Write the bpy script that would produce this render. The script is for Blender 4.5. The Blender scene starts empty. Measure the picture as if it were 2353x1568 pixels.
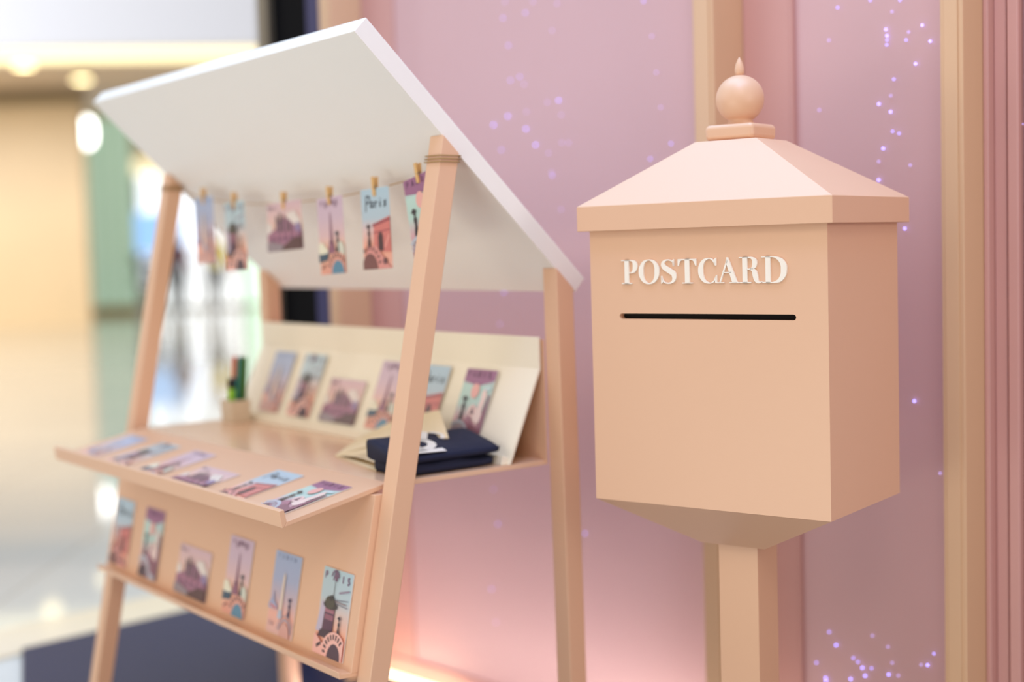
import bpy, bmesh, math, random
from mathutils import Vector, Matrix
from mathutils.geometry import tessellate_polygon
random.seed(7)
C = bpy.context.scene.collection
K = 0.75            # survey units to metres
HC = 1.1625         # camera height

def lin(c):
    return tuple(((x/255)/12.92 if x/255 <= .04045 else ((x/255+.055)/1.055)**2.4) for x in c)

# ------------------------------------------------------------ camera, world, lights, exposure
cam_d = bpy.data.cameras.new('camera'); cam = bpy.data.objects.new('camera', cam_d); C.objects.link(cam)
cam_d.sensor_width = 36; cam_d.lens = 49.1; cam_d.clip_end = 200; cam_d.clip_start = .05
pt, rl = .0683, .0291
R0 = Vector((1, 0, 0)); U0 = Vector((0, math.sin(pt), math.cos(pt))); F0 = Vector((0, math.cos(pt), -math.sin(pt)))
cr, sr = math.cos(rl), math.sin(rl)
camR = R0*cr - U0*sr; camU = R0*sr + U0*cr
M = Matrix((camR, camU, -F0)).transposed().to_4x4(); M.translation = Vector((0, 0, HC)); cam.matrix_world = M
cam_d.dof.use_dof = True; cam_d.dof.focus_distance = 2.22; cam_d.dof.aperture_fstop = 1.25
bpy.context.scene.camera = cam

w = bpy.data.worlds.new('world'); bpy.context.scene.world = w; w.use_nodes = True
w.node_tree.nodes['Background'].inputs[0].default_value = (1.0, .91, .78, 1)
w.node_tree.nodes['Background'].inputs[1].default_value = .63

def area(name, loc, target, sx, sy, power, color):
    d = bpy.data.lights.new(name, 'AREA'); d.shape = 'RECTANGLE'; d.size = sx; d.size_y = sy; d.energy = power; d.color = color
    o = bpy.data.objects.new(name, d); C.objects.link(o); o.location = loc
    o.rotation_euler = (Vector(target)-Vector(loc)).to_track_quat('-Z', 'Y').to_euler(); return o
area('overhead_daylight', (.3, 3.0, 4.7), (0.2, 2.9, .8), 4.5, 3.6, 240, (.33, .64, 1))
area('mall_daylight', (-4.6, 2.2, 2.6), (0, 3.0, 1.1), 2.5, 2.2, 28, (1, .94, .92))
area('warm_front_lamp', (.15, -1.0, 3.3), (-.1, 2.7, .9), .9, .8, 21, (1, .88, .80))
area('side_fill', (1.9, .2, 1.5), (.7, 2.4, 1.0), .9, .9, 11, (1, .90, .88))  # added fill for the postbox's right face, in place of wall bounce
area('low_bounce_fill', (-2.0, .3, .25), (.2, 2.5, 1.1), 1.6, .5, 15, (1, .97, .84))  # added low fill for undersides, in place of light off the floor
area('funnel_fill', (.15, 1.25, .10), (.42, 2.4, .62), .8, .4, 2.6, (1, .95, .84))  # added unseen fill that brightens the funnel under the postbox
area('lavender_wash', (.1, 1.4, 3.3), (0.2, 3.5, 1.7), .5, .5, 16, (.52, .55, 1))
area('walkway_daylight', (-15, 9, 6), (-9, 26, 1.2), 7, 4, 2000, (1, .97, .91))

vs = bpy.context.scene.view_settings
vs.view_transform = 'Standard'; vs.look = 'None'; vs.exposure = 0.0; vs.gamma = 1; vs.use_curve_mapping = False

# ------------------------------------------------------------ helpers
MATS = {}
def mat(name, srgb, rough=.5, metal=0, noise=0, nscale=8, bump=0, bscale=200, emit=None, estr=0, spec=.5, alpha=None, trans=0):
    if name in MATS: return MATS[name]
    m = bpy.data.materials.new(name); m.use_nodes = True; nt = m.node_tree; b = nt.nodes['Principled BSDF']
    col = lin(srgb); b.inputs['Roughness'].default_value = rough; b.inputs['Metallic'].default_value = metal
    b.inputs['Specular IOR Level'].default_value = spec; b.inputs['Base Color'].default_value = (*col, 1)
    tc = nt.nodes.new('ShaderNodeTexCoord')
    if noise:
        n = nt.nodes.new('ShaderNodeTexNoise'); n.inputs['Scale'].default_value = nscale; n.inputs['Detail'].default_value = 4
        nt.links.new(tc.outputs['Object'], n.inputs['Vector'])
        r = nt.nodes.new('ShaderNodeMix'); r.data_type = 'RGBA'
        r.inputs['A'].default_value = (*[c*(1-noise) for c in col], 1); r.inputs['B'].default_value = (*[min(1, c*(1+noise)) for c in col], 1)
        nt.links.new(n.outputs['Fac'], r.inputs['Factor']); nt.links.new(r.outputs['Result'], b.inputs['Base Color'])
    if bump:
        n2 = nt.nodes.new('ShaderNodeTexNoise'); n2.inputs['Scale'].default_value = bscale; nt.links.new(tc.outputs['Object'], n2.inputs['Vector'])
        bp = nt.nodes.new('ShaderNodeBump'); bp.inputs['Strength'].default_value = bump; bp.inputs['Distance'].default_value = .002
        nt.links.new(n2.outputs['Fac'], bp.inputs['Height']); nt.links.new(bp.outputs['Normal'], b.inputs['Normal'])
    if emit: b.inputs['Emission Color'].default_value = (*lin(emit), 1); b.inputs['Emission Strength'].default_value = estr
    if trans: b.inputs['Transmission Weight'].default_value = trans
    MATS[name] = m; return m

PEACH = mat('peach_satin_paint', (229, 184, 151), .44, noise=.02, nscale=3, bump=.05, bscale=350, spec=.8)
WHITE = mat('white_satin_paint', (247, 243, 238), .4, noise=.01, bump=.04, bscale=300)
CREAM = mat('cream_board_paint', (251, 242, 222), .5, noise=.01)
LETTER = mat('ivory_letter', (250, 243, 232), .45)
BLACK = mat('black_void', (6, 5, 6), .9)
PINK = mat('pink_wall_laminate', (214, 174, 174), .42, noise=.02, nscale=2, bump=.35, bscale=420)
PINKF = mat('pink_frame_paint', (208, 158, 150), .5, noise=.02, bump=.1)
TAN = mat('tan_pilaster_paint', (218, 180, 143), .55, noise=.02)
NAVY = mat('navy_platform_laminate', (28, 34, 74), .5, noise=.05, nscale=5, bump=.15, bscale=600)
TWINE = mat('jute_twine', (176, 140, 92), .9, noise=.2, nscale=60)
PIN = mat('pin_wood', (226, 182, 120), .6, noise=.12, nscale=40)
STEEL = mat('steel', (150, 150, 155), .3, 1)

def tag(o, label=None, cat=None, group=None, kind=None):
    if label: o['label'] = label
    if cat: o['category'] = cat
    if group: o['group'] = group
    if kind: o['kind'] = kind
    return o
def empty(name, loc, rz=0, **k):
    o = bpy.data.objects.new(name, None); C.objects.link(o); o.location = loc; o.rotation_euler = (0, 0, rz); o.empty_display_size = .1
    return tag(o, **k)
def mk(name, verts, faces, m, parent=None, smooth=False, bevel=0, seg=2, mats=None, fm=None, recalc=True):
    me = bpy.data.meshes.new(name); me.from_pydata([tuple(v) for v in verts], [], faces)
    for x in (mats or [m]): me.materials.append(x)
    if fm:
        for p, i in zip(me.polygons, fm): p.material_index = i
    if recalc:
        bm = bmesh.new(); bm.from_mesh(me); bmesh.ops.recalc_face_normals(bm, faces=bm.faces); bm.to_mesh(me); bm.free()
    if smooth: me.shade_smooth()
    me.update()
    o = bpy.data.objects.new(name, me); C.objects.link(o)
    if parent: o.parent = parent
    if bevel:
        b = o.modifiers.new('bevel', 'BEVEL'); b.width = bevel; b.segments = seg; b.limit_method = 'ANGLE'; b.angle_limit = .5
        b.harden_normals = True
    return o
def prism_geo(poly, fn0, fn1):
    n = len(poly); v = [fn0(p) for p in poly]+[fn1(p) for p in poly]
    f = [tuple(range(n)), tuple(range(2*n-1, n-1, -1))]+[(i, (i+1) % n, (i+1) % n+n, i+n) for i in range(n)]
    return v, f
def box_geo(x0, x1, y0, y1, z0, z1):
    return prism_geo([(x0, y0), (x1, y0), (x1, y1), (x0, y1)], lambda p: (*p, z0), lambda p: (*p, z1))
def merge(*gs):
    V, F = [], []
    for v, f in gs:
        o = len(V); V += list(v); F += [tuple(i+o for i in q) for q in f]
    return V, F
def tube_geo(pts, r, n=8, closed=False):
    V, F = [], []; pts = [Vector(p) for p in pts]; L = len(pts)
    rr = r if isinstance(r, (list, tuple)) else [r]*L
    for i, p in enumerate(pts):
        a = pts[(i-1) % L] if (i or closed) else p; b = pts[(i+1) % L] if (i < L-1 or closed) else p
        t = (b-a).normalized(); up = Vector((0, 0, 1)) if abs(t.z) < .9 else Vector((1, 0, 0))
        s = t.cross(up).normalized(); q = s.cross(t)
        V += [p+(s*math.cos(2*math.pi*k/n)+q*math.sin(2*math.pi*k/n))*rr[i] for k in range(n)]
    for i in range(L if closed else L-1):
        j = (i+1) % L
        F += [(i*n+k, i*n+(k+1) % n, j*n+(k+1) % n, j*n+k) for k in range(n)]
    if not closed: F += [tuple(range(n))[::-1], tuple(range((L-1)*n, L*n))]
    return V, F
def lathe_geo(prof, n=32, c=(0, 0)):
    V, F = [], []
    for r, z in prof: V += [(c[0]+r*math.cos(2*math.pi*k/n), c[1]+r*math.sin(2*math.pi*k/n), z) for k in range(n)]
    for i in range(len(prof)-1): F += [(i*n+k, i*n+(k+1) % n, (i+1)*n+(k+1) % n, (i+1)*n+k) for k in range(n)]
    F += [tuple(range(n))[::-1], tuple(range((len(prof)-1)*n, len(prof)*n))]
    return V, F

# ============================================================ THE SETTING
# ---- pink wall, a local frame: t to the right along the wall, d in front of it
WP = Vector((-.42, 4.95, 0))*K; WR = Vector((math.sqrt(.5), -math.sqrt(.5), 0)); WN = Vector((math.sqrt(.5), math.sqrt(.5), 0))
def wl(t, d, z): return WP + WR*t*K - WN*d*K + Vector((0, 0, z))
def wallbox(name, t0, t1, d0, d1, z0, z1, m, bevel=0, parent=None):
    g = prism_geo([(t0, d0), (t1, d0), (t1, d1), (t0, d1)], lambda p: wl(p[0], p[1], z0), lambda p: wl(p[0], p[1], z1))
    return mk(name, *g, m, parent, bevel=bevel)
HW = 3.1
tag(wallbox('wall_back', -.165, 3.9, -.12, 0, 0, HW, PINK), kind='structure')
n_trim = 0
def trim(t0, t1, d0, d1, m, z0=0, z1=HW, bevel=.003):
    global n_trim; n_trim += 1
    return tag(wallbox('trim_%d' % n_trim, t0, t1, d0, d1, z0, z1, m, bevel), kind='structure')
for a, b in ((-.172, -.112), (1.462, 1.53), (2.182, 2.24)):
    trim(a, b, .0, .146, TAN)
    tag(wallbox('trim_bead', a+.012, b-.012, .146, .150, 0, HW, TAN, .001), kind='structure').name = 'trim_%d' % (n_trim+20)
trim(-.112, .065, .0, .006, PINKF); trim(1.53, 1.683, .0, .012, PINKF)
trim(1.683, 1.692, .0, .016, PINKF, bevel=.002)
trim(2.24, 2.254, .0, .05, PINKF); trim(2.254, 2.285, .0, .022, PINKF); trim(2.290, 2.318, .0, .03, PINKF); trim(2.325, 2.333, .0, .012, PINKF)
trim(-.165, 3.9, .0, .012, PINKF, 0, .06)
tag(wallbox('wall_left', -.72, -.165, -.12, -.02, 0, HW, mat('black_return_panel', (5, 5, 9), .7, noise=.1, spec=.1)), kind='structure')
trim(-.44, -.172, -.02, -.0, mat('indigo_panel_edge', (44, 42, 92), .5, noise=.05))
trim(-.742, -.672, -.05, .01, mat('olive_metal_edge', (118, 108, 92), .4, .4))

# ---- floors
c1 = Vector((-1.497, 4.122, 0)); e = Vector((.707, .707, 0)); s1 = Vector((.33, -.944, 0))
plat = [c1, c1+s1*7.0, Vector((5.5, -2.5, 0)), Vector((6, 2, 0)), c1+e*3.6+Vector((1.5, -1.2, 0)), c1+e*2.2]
v, f = prism_geo(plat, lambda p: (p.x, p.y, -.02), lambda p: (p.x, p.y, 0))
tag(mk('floor_platform', v, f, NAVY, bevel=.002), kind='structure')
FLOOR = mat('polished_cream_tile', (222, 221, 215), .05, noise=.03, nscale=.6, spec=.6)
nt = FLOOR.node_tree; br = nt.nodes.new('ShaderNodeTexBrick'); br.offset = 0
br.inputs['Scale'].default_value = 1; br.inputs['Brick Width'].default_value = .9; br.inputs['Row Height'].default_value = .9
br.inputs['Mortar Size'].default_value = .004; br.inputs['Color1'].default_value = (*lin((222, 221, 214)), 1); br.inputs['Color2'].default_value = (*lin((212, 213, 209)), 1)
br.inputs['Mortar'].default_value = (*lin((180, 172, 160)), 1)
tcn = nt.nodes.new('ShaderNodeTexCoord'); nt.links.new(tcn.outputs['Object'], br.inputs['Vector']); nt.links.new(br.outputs['Color'], nt.nodes['Principled BSDF'].inputs['Base Color'])
tag(mk('floor', *box_geo(-26, 14, -4, 44, -.14, -.02), FLOOR), kind='structure')
nb = Vector((-.707, .707, 0))
bs = [c1-e*3.0, c1+e*2.2, c1+e*2.2+nb*.30, c1-e*3.0+nb*.30]
v, f = prism_geo(bs, lambda p: (p.x, p.y, -.02), lambda p: (p.x, p.y, -.012))
tag(mk('floor_border', v, f, mat('warm_stone_border', (246, 226, 196), .12, noise=.05, nscale=4)), kind='structure')

# ---- mall beyond
STONE = mat('beige_stone_wall', (238, 212, 172), .35, noise=.05, nscale=1.2)
tag(mk('wall_far_left', *box_geo(-22, -7.38, 24.5, 24.7, -.02, 3.86), STONE), kind='structure')
tag(mk('trim_41', *box_geo(-22, -7.3, 24.3, 24.7, 3.86, 4.06), mat('brown_shadow_gap', (150, 132, 104), .6)), kind='structure')
tag(mk('ceiling', *box_geo(-26, 4, 20.0, 44, 4.10, 4.4), mat('ceiling_plaster', (236, 214, 190), .7, noise=.02)), kind='structure')
FAS = mat('white_bulkhead', (214, 220, 238), .6, noise=.01)
v, f = prism_geo([(-26, 17.0), (-3.42, 19.9), (-3.42, 20.4), (-26, 17.5)], lambda p: (*p, 4.08), lambda p: (*p, 8.5))
tag(mk('wall_upper', v, f, FAS), kind='structure')
def glow(name, col, st): return mat(name, col, .5, emit=col, estr=st)
v, f = prism_geo([(-26, 17.3), (-3.5, 20.2), (-3.5, 20.3), (-26, 17.4)], lambda p: (*p, 3.93), lambda p: (*p, 4.08))
o = mk('cove_light', v, f, glow('cove_led', (255, 240, 190), 1.15))
tag(o, 'long warm cove light strip under the white bulkhead above the walkway', 'light')
SHADE = mat('lamp_housing', (235, 225, 200), .5)
def downlight(x, y, label, r=.15):
    t = empty('ceiling_light', (x, y, 3.93), label=label, cat='light', group='round ceiling lights in the walkway')
    t.name = 'ceiling_light'
    mk('housing', *lathe_geo([(r*.8, .17), (r*.8, .03), (r, 0), (r*.9, 0)], 20), SHADE, t, smooth=True)
    mk('lamp_disc', *lathe_geo([(r*.88, -.005), (r*.88, .004)], 20), glow('warm_lamp', (255, 236, 180), 9), t)
def downl(x, y, lab):
    downlight(x, y, lab)
downl(-6.86, 20.2, 'left one of the two round warm downlights under the walkway ceiling')
downl(-6.58, 22.0, 'right one of the two round warm downlights, nearer the green glass')
t = empty('wall_light', (-8.0, 26.9, 3.3), label='bright oval white light hanging at the corner of the beige stone wall', cat='light')
mk('lamp_globe', *lathe_geo([(.02, -.02), (.11, .05), (.14, .25), (.11, .46), (.02, .52)], 16), glow('white_globe', (255, 255, 250), 7), t, smooth=True)
mk('lamp_stem', *lathe_geo([(.015, .5), (.015, .82)], 8), STEEL, t)
# green glass wall
t = empty('glass_screen', (-8.4, 29.5, -.02), label='tall pale green glass screen beside the beige stone wall', cat='screen')
GG = mat('green_glass', (196, 228, 204), .15, noise=.04, emit=(200, 232, 210), estr=.45)  # emission put into the glass in place of light from behind
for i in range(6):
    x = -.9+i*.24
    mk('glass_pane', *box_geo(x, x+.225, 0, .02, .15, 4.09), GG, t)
    mk('mullion', *box_geo(x+.225, x+.24, -.02, .04, .0, 4.09), mat('pale_mullion', (170, 198, 180), .4), t)
mk('plinth', *box_geo(-.95, .55, -.03, .06, 0, .15), mat('brass_plinth', (236, 214, 160), .3), t)
tag(mk('wall_far', *box_geo(-26, 8, 33.5, 34, -.02, 4.1), mat('far_wall_paint', (236, 222, 206), .6)), kind='structure')
WIN = glow('daylight_glass', (250, 253, 255), 1.25)
xs = [-8.2, -7.55, -6.75, -5.95, -5.2, -4.5]
for i in range(5):
    o = mk('window_%d' % (i+1), *box_geo(xs[i]+.06, xs[i+1]-.06, 31.0, 31.05, .05, 2.95),
           WIN if i not in (3,) else glow('greenish_glass', (222, 255, 232), 1.1))
    tag(o, kind='structure')
    n = mk('window_frame', *merge(box_geo(xs[i]-.05, xs[i]+.06, 30.97, 31.1, -.02, 3.0)), mat('window_frame', (190, 184, 180), .4), o)
tag(mk('trim_42', *box_geo(-8.4, -4.3, 30.9, 31.1, 2.95, 3.3), glow('warm_lightbox', (255, 236, 196), .9)), kind='structure')
tag(mk('trim_43', *box_geo(-8.4, -4.3, 30.8, 31.2, 3.3, 4.1), mat('peach_soffit', (252, 222, 200), .6)), kind='structure')
t = empty('shop_sign', (-7.8, 30.5, 1.25), label='wide blue lit panel in the far shop window, behind the stand', cat='sign')
mk('lightbox', *box_geo(-.52, .65, 0, .08, 0, .85), glow('blue_lightbox', (150, 190, 246), 1.0), t)
mk('sign_foot', *box_geo(-.45, -.38, 0, .08, -1.27, 0), STEEL, t); mk('sign_foot', *box_geo(.5, .57, 0, .08, -1.27, 0), STEEL, t)
# potted shrub
t = empty('potted_shrub', (-7.45, 29.0, -.02), label='dark olive potted shrub standing in front of the blue lit panel', cat='plant')
mk('pot', *lathe_geo([(.14, 0), (.2, .55), (.17, .55)], 16), mat('pale_pot', (220, 205, 205), .5), t, smooth=True)
LV, LF = [], []
for i in range(260):
    a = random.uniform(0, 6.28); r = .36*math.sqrt(random.random()); z = .6+.62*random.random()
    p = Vector((r*math.cos(a), r*math.sin(a), z)); d = Vector((random.uniform(-1, 1), random.uniform(-1, 1), random.uniform(-.3, 1))).normalized()*.11
    s = d.cross(Vector((random.random(), random.random(), 1))).normalized()*.03
    k = len(LV); LV += [p-d*.4, p+s, p+d, p-s]; LF.append((k, k+1, k+2, k+3))
tag(mk('foliage', LV, LF, mat('olive_leaf', (62, 62, 40), .6), t, recalc=False), kind='stuff')
mk('stem', *tube_geo([(0, 0, .5), (.02, 0, .9), (0, .02, 1.1)], .02, 6), mat('bark', (90, 70, 50), .8), t)

# ---- people in the distance
def person(loc, rz, label, top, legs, skin, hair, arms, h=1.68):
    s = h/1.7
    j = {'pelvis': (0, 0, .93), 'waist': (0, 0, 1.06), 'chest': (0, -.01, 1.27), 'neck': (0, 0, 1.43), 'head0': (0, -.01, 1.52), 'head1': (0, -.01, 1.65)}
    e = [('pelvis', 'waist'), ('waist', 'chest'), ('chest', 'neck'), ('neck', 'head0'), ('head0', 'head1')]
    rad = {'pelvis': (.15, .11), 'waist': (.125, .09), 'chest': (.15, .10), 'neck': (.05, .05), 'head0': (.07, .08), 'head1': (.07, .09)}
    for q, sx in (('l', -1), ('r', 1)):
        j.update({q+'hip': (sx*.09, 0, .87), q+'knee': (sx*.10, -.02*sx-.01, .49), q+'ank': (sx*.10, .04*sx, .09), q+'toe': (sx*.12, .04*sx-.15, .035)})
        e += [('pelvis', q+'hip'), (q+'hip', q+'knee'), (q+'knee', q+'ank'), (q+'ank', q+'toe')]
        rad.update({q+'hip': (.095, .095), q+'knee': (.058, .058), q+'ank': (.04, .04), q+'toe': (.035, .03)})
        el, ha = arms[q]
        j.update({q+'sh': (sx*.175, 0, 1.38), q+'el': el, q+'wr': ha})
        d = (Vector(ha)-Vector(el)).normalized(); hh = Vector(ha)+d*.07; j[q+'hand'] = tuple(hh)
        e += [('chest', q+'sh'), (q+'sh', q+'el'), (q+'el', q+'wr'), (q+'wr', q+'hand')]
        rad.update({q+'sh': (.055, .055), q+'el': (.042, .042), q+'wr': (.028, .028), q+'hand': (.035, .02)})
        side = Vector((0, 1, 0)) if abs(d.y) < .8 else Vector((1, 0, 0))
        for k in range(5):
            off = side*(k-2)*.018; fl = (.06, .075, .08, .07, .045)[k]
            j[q+'f%d' % k] = tuple(hh+off+d*fl+(side*-.03 if k == 4 else side*0)); e.append((q+'hand', q+'f%d' % k)); rad[q+'f%d' % k] = (.009, .009)
    names = list(j); me = bpy.data.meshes.new('body'); me.from_pydata([Vector(j[n])*s for n in names], [(names.index(a), names.index(b)) for a, b in e], [])
    t = empty('person', loc, rz, label=label, cat='person')
    o = bpy.data.objects.new('body', me); C.objects.link(o); o.parent = t
    sk = o.modifiers.new('skin', 'SKIN'); o.modifiers.new('sub', 'SUBSURF').levels = 1; o.modifiers['sub'].render_levels = 1
    for i, n in enumerate(names):
        me.skin_vertices[0].data[i].radius = rad[n]; me.skin_vertices[0].data[i].use_root = (n == 'pelvis')
    dg = bpy.context.evaluated_depsgraph_get(); m2 = bpy.data.meshes.new_from_object(o.evaluated_get(dg)); o.modifiers.clear(); o.data = m2
    m2.materials.clear()
    for x in (top, legs, skin, mat('dark_shoe', (30, 28, 30), .5)): m2.materials.append(x)
    hands = [Vector(j[q+'hand'])*s for q in 'lr']
    for p in m2.polygons:
        c = p.center; k = 0 if c.z > .95*s else 1
        if c.z > 1.43*s and abs(c.x) < .13: k = 2
        if c.z < .09*s: k = 3
        if min((c-hv).length for hv in hands) < .1: k = 2
        p.material_index = k
    m2.shade_smooth()
    hv, hf = [], []
    bm = bmesh.new(); bmesh.ops.create_uvsphere(bm, u_segments=16, v_segments=10, radius=1)
    bmesh.ops.delete(bm, geom=[x for x in bm.verts if x.co.z < -.2 and x.co.y < .25], context='VERTS')
    for x in bm.verts: x.co = Vector((x.co.x*.098, x.co.y*.112+.018, x.co.z*.125+1.625))*s
    hm = bpy.data.meshes.new('hair'); bm.to_mesh(hm); bm.free(); hm.materials.append(hair); hm.shade_smooth()
    ho = bpy.data.objects.new('hair', hm); C.objects.link(ho); ho.parent = t
    for sx in (-1, 1): mk('eye', *lathe_geo([(.001, 1.60*s), (.009, 1.607*s), (.001, 1.614*s)], 8, (sx*.032, -.098)), mat('eye_dark', (40, 30, 25), .4), t)
    return t
SK = mat('skin', (222, 170, 140), .5); HB = mat('dark_hair', (38, 28, 24), .5)
person((-5.56, 26.6, -.02), .6, 'person in a bright yellow top and black trousers walking in the far walkway',
       mat('yellow_cloth', (244, 222, 30), .8), mat('black_cloth', (20, 22, 24), .8), SK, HB,
       {'l': ((-.30, -.05, 1.16), (-.34, -.25, 1.28)), 'r': ((.26, .03, 1.13), (.27, -.10, .90))})
person((-6.42, 27.2, -.02), 2.6, 'person in a dark red jacket and dark trousers walking away behind the stand leg',
       mat('dark_red_cloth', (120, 48, 48), .8), mat('charcoal_cloth', (36, 36, 46), .8), SK, HB,
       {'l': ((-.25, .03, 1.13), (-.27, -.08, .90)), 'r': ((.25, .0, 1.13), (.28, -.14, .93))})

# ============================================================ THE POSTCARD STAND
TH = .9263
U = Vector((-math.sin(math.pi/2-0)*math.cos(TH), math.sin(TH), 0)); V = Vector((math.sin(TH), math.cos(TH), 0))
OS = Vector((-.2317, 3.1575, 0))*K
Z = Vector((0, 0, 1))
def SW(u, v, z): return OS + U*u*K + V*v*K + Z*(z*K+HC)
def sl(u, v, z): return (-u*K, v*K, z*K+HC)
st = empty('postcard_stand', OS, -TH, label='peach A-frame writing stand with a slanted white roof and postcard ledges', cat='stand')
def prof(name, poly, u0, u1, m, parent=st, bevel=.0015):
    v, f = prism_geo(poly, lambda p: sl(u0, *p), lambda p: sl(u1, *p)); return mk(name, v, f, m, parent, bevel=bevel)
ZF = -HC/K
S_, T_ = .0549, .0515
vf = lambda z: .109-.2019*(.2512-z)
vb = lambda z: .4321+.01073*(-.0672-z)
zr = lambda v: .4782-.9828*(v+.1115)-.001
def top_z(vv, off):
    z = 0
    for _ in range(60): z = .5*z+.5*zr(vv(z)+off)
    return z
for vv, nm in ((vf, 'front'), (vb, 'back')):
    za, zb = top_z(vv, 0), top_z(vv, T_)
    for u0 in (0, 1.54):
        prof('leg', [(vv(ZF), ZF), (vv(ZF)+T_, ZF), (vv(zb)+T_, zb), (vv(za), za)], u0, u0+S_, PEACH, bevel=.002)
tn = (.7009*.046, .7132*.046)
prof('roof', [(-.1115, .4782), (.4974, -.1203), (.4974+tn[0], -.1203+tn[1]), (-.1115+tn[0], .4782+tn[1])], .009, 1.586, WHITE, bevel=.0015)
DT = -.538
prof('desktop', [(-.03, DT-.012), (.43, DT-.012), (.43, DT), (-.03, DT)], .062, 1.534, mat('glossy_peach_top', (236, 196, 166), .2, noise=.02), bevel=.001)
prof('tray', [(-.2965, -.6042), (-.0301, DT-.0125), (-.0301, DT), (-.290, -.592)], .072, 1.522, PEACH, bevel=.001)
prof('tray_lip', [(-.3025, -.6052), (-.2967, -.6043), (-.2902, -.592), (-.296, -.5645), (-.3085, -.567)], .072, 1.522, PEACH, bevel=.001)
pf = lambda z, o: vf(z)-o
prof('front_panel', [(pf(-.960, -.008), -.960), (pf(-.960, .0175), -.960), (pf(-.560, .0175), -.560), (pf(-.560, -.008), -.560)], .0555, 1.5395, PEACH)
prof('card_ledge', [(pf(-.960, -.008), -.970), (pf(-.960, .047), -.967), (pf(-.960, .049), -.950), (pf(-.960, .045), -.950), (pf(-.960, .042), -.954), (pf(-.960, -.008), -.9605)], .056, 1.546, PEACH)
prof('back_panel', [(.428, -.548), (.432, -.548), (.432, -.236), (.428, -.236)], .056, 1.539, PEACH, bevel=.0005)
prof('side_rail', [(.02, -.60), (.43, -.60), (.43, DT-.013), (.02, DT-.013)], 1.50, 1.53, PEACH)
# white display board: slanted face, upright head, small foot lip
prof('display_board', [(.315, -.5375), (.323, -.5375), (.424, -.310), (.424, -.229), (.417, -.229), (.417, -.308)], .062, 1.560, CREAM, bevel=.001)
prof('board_lip', [(.297, -.5375), (.315, -.5375), (.321, -.521), (.302, -.513)], .068, 1.548, CREAM, bevel=.001)

# ---- twine
def zs(u): # sagging line
    P = [(1.60, .232), (1.54, .214), (1.362, .174), (1.137, .149), (.97, .139), (.812, .135), (.577, .136), (.346, .148), (.15, .167), (.03, .196), (0, .205)]
    for (a, za), (b, zb) in zip(P, P[1:]):
        if b <= u <= a: return za+(zb-za)*(a-u)/(a-b)
    return .2
VS_ = .128
pts = [SW(u, VS_, zs(u)) for u in [1.54-i*(1.54-.055)/40 for i in range(41)]]
def wraps(u0, zc):
    L = []
    for k in range(3):
        z = zc+k*.007; a, b = vf(z)-.003, vf(z)+T_+.003
        L += [SW(u0-.003, b, z), SW(u0-.003, a, z+.001), SW(u0+S_+.003, a, z+.002), SW(u0+S_+.003, b, z+.004)]
    return L
g = merge(tube_geo(pts, .0011, 6), tube_geo(wraps(0, .196), .0013, 6), tube_geo(wraps(1.54, .205), .0013, 6))
tag(mk('twine', *g, TWINE, smooth=True), 'jute twine strung between the two front legs under the roof', 'string')

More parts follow.
